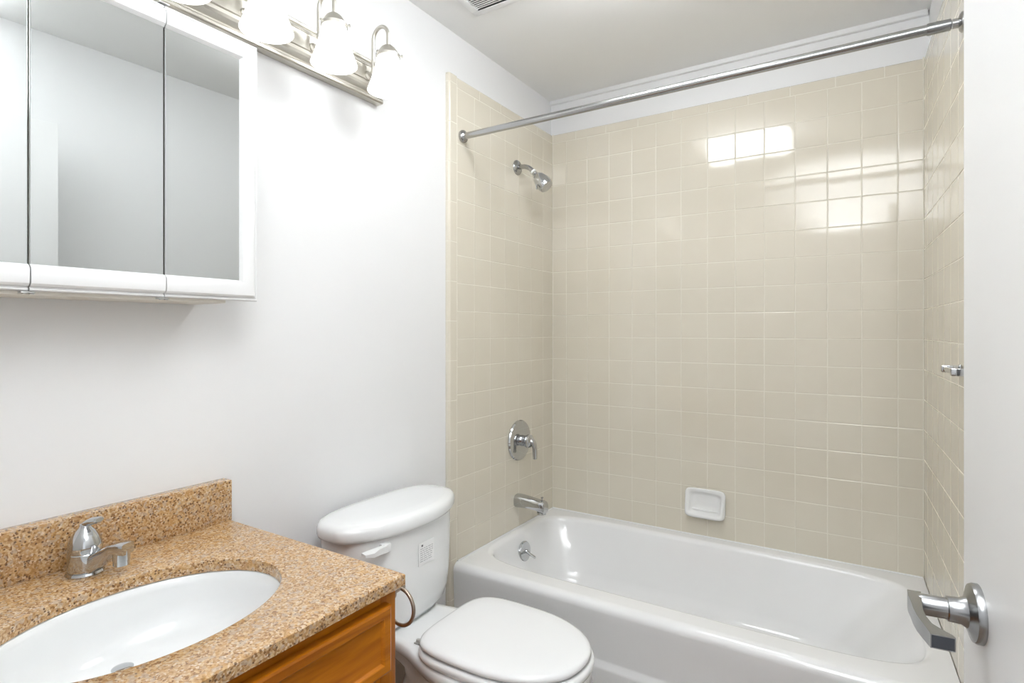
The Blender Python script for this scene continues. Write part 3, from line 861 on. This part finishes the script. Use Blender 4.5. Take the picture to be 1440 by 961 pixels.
for yy in LYS:
    mb = MB()
    zr0 = 2.064
    path = [Vector((0.030, yy, zr0))] + bez((0.036, yy, zr0), (0.055, yy, zr0), (0.056, yy, zr0 + 0.006), (0.056, yy, zr0 + 0.03), 8)
    path += [Vector((0.056, yy, zr0 + 0.075))]
    path += [Vector((0.088 - 0.032 * cos(a), yy, 2.166 + 0.036 * sin(a))) for a in [PI * i / 14 for i in range(15)]]
    path += [Vector((0.120, yy, 2.130))]
    mb.tube(path, 0.0057, 14)
    mb.lathe((0.0332, yy, zr0), (1, 0, 0), [(0.014, 0), (0.013, 0.004), (0.007, 0.007)], 20)
    arm = mb.build('lamp_arm', M['brushed'], t)
    cap = MB().lathe((SXc, yy, 2.138), (0, 0, -1), [(0.006, 0), (0.012, 0.003), (0.021, 0.010), (0.029, 0.022), (0.034, 0.030), (0.0365, 0.032), (0.0365, 0.040), (0.034, 0.041)], 36).build('fitter_cap', M['brushed'], arm)
    for a in (0.5, 0.5 + 2 * PI / 3, 0.5 + 4 * PI / 3):
        dd = Vector((cos(a), sin(a), 0))
        MB().lathe(Vector((SXc, yy, 2.101)) + dd * 0.035, dd, [(0.002, 0), (0.002, 0.006), (0.0042, 0.0065), (0.0042, 0.010)], 10).build('thumb_screw', M['brushed'], arm)
    sh = MB()
    zt = 2.107
    out = [(0.031, 0.0), (0.033, 0.008), (0.036, 0.022), (0.042, 0.048), (0.050, 0.076), (0.0585, 0.100), (0.063, 0.112)]
    inn = [(r - 0.003, h) for r, h in reversed(out)]
    sh.lathe((SXc, yy, zt), (0, 0, -1), out + [(0.0622, 0.1135), (0.0605, 0.1128)] + inn[1:], 48, cap=False)
    sh.build('shade', M['shade'], t, sharp=60)

# ------------------------------------------------------------------ the open door
DXF, DE, TH_ = 1.471, -1.664, 0.11        # free edge of the door face, and its swing from the right wall
def dw(v):     # (distance from the free edge, distance out of the door face, height) -> world
    u, n_, z = v
    return (DXF + u * sin(TH_) - n_ * cos(TH_), DE - u * cos(TH_) - n_ * sin(TH_), z)
dr = struct(MB().box(0.0, 0.845, -0.035, 0.0, 0.012, 2.04, bev=0.0015).build('door_1', M['door'], warp=dw))
hu, hz = 0.065, 0.937
hd = MB().lathe((hu, -0.0002, hz), (0, 1, 0), [(0.0325, 0), (0.0325, 0.005), (0.031, 0.008), (0.026, 0.0095), (0.0175, 0.013), (0.0145, 0.018), (0.0138, 0.030), (0.0128, 0.031)], 48).build('door_handle', M['satin'], dr, warp=dw)
MB().lathe((hu, 0.0305, hz), (0, 1, 0), [(0.0120, 0), (0.0118, 0.001), (0.0118, 0.024), (0.009, 0.029)], 36).build('handle_shank', M['satin'], hd, warp=dw)
mb = MB()
def lsec(u, n_, hn, hh, dz=0.0, ang=0.0):
    """rectangular grip section centred at (u, n): hn across, hh half height; ang turns it in plan"""
    a, b = sin(ang), cos(ang)
    return [Vector((u + a * hn * p, n_ + b * hn * p, hz + dz + hh * q)) for p, q in ((-1, -1), (1, -1), (1, 1), (-1, 1))]
mb.loft([lsec(hu - 0.012, 0.0595, 0.0068, 0.0098), lsec(hu + 0.004, 0.0615, 0.0066, 0.0098), lsec(hu + 0.020, 0.0626, 0.0054, 0.0095), lsec(hu + 0.036, 0.0638, 0.0046, 0.0092, -0.0005),
         lsec(hu + 0.052, 0.0632, 0.0044, 0.0088, -0.001, 0.1), lsec(hu + 0.066, 0.0606, 0.0046, 0.0084, -0.0015, 0.3), lsec(hu + 0.076, 0.0558, 0.0075, 0.008, -0.002, 0.35), lsec(hu + 0.083, 0.0515, 0.0105, 0.0076, -0.002, 0.12), lsec(hu + 0.087, 0.0510, 0.0108, 0.0074, -0.002)])
mb.build('lever', M['satin'], hd, sharp=30, warp=dw)
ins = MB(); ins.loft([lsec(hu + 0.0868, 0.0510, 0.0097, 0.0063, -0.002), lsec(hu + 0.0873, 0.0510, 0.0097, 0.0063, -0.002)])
ins.build('lever_end_dark', M['slate'], hd, warp=dw)  # thin dark grey sheet over the lever's end face
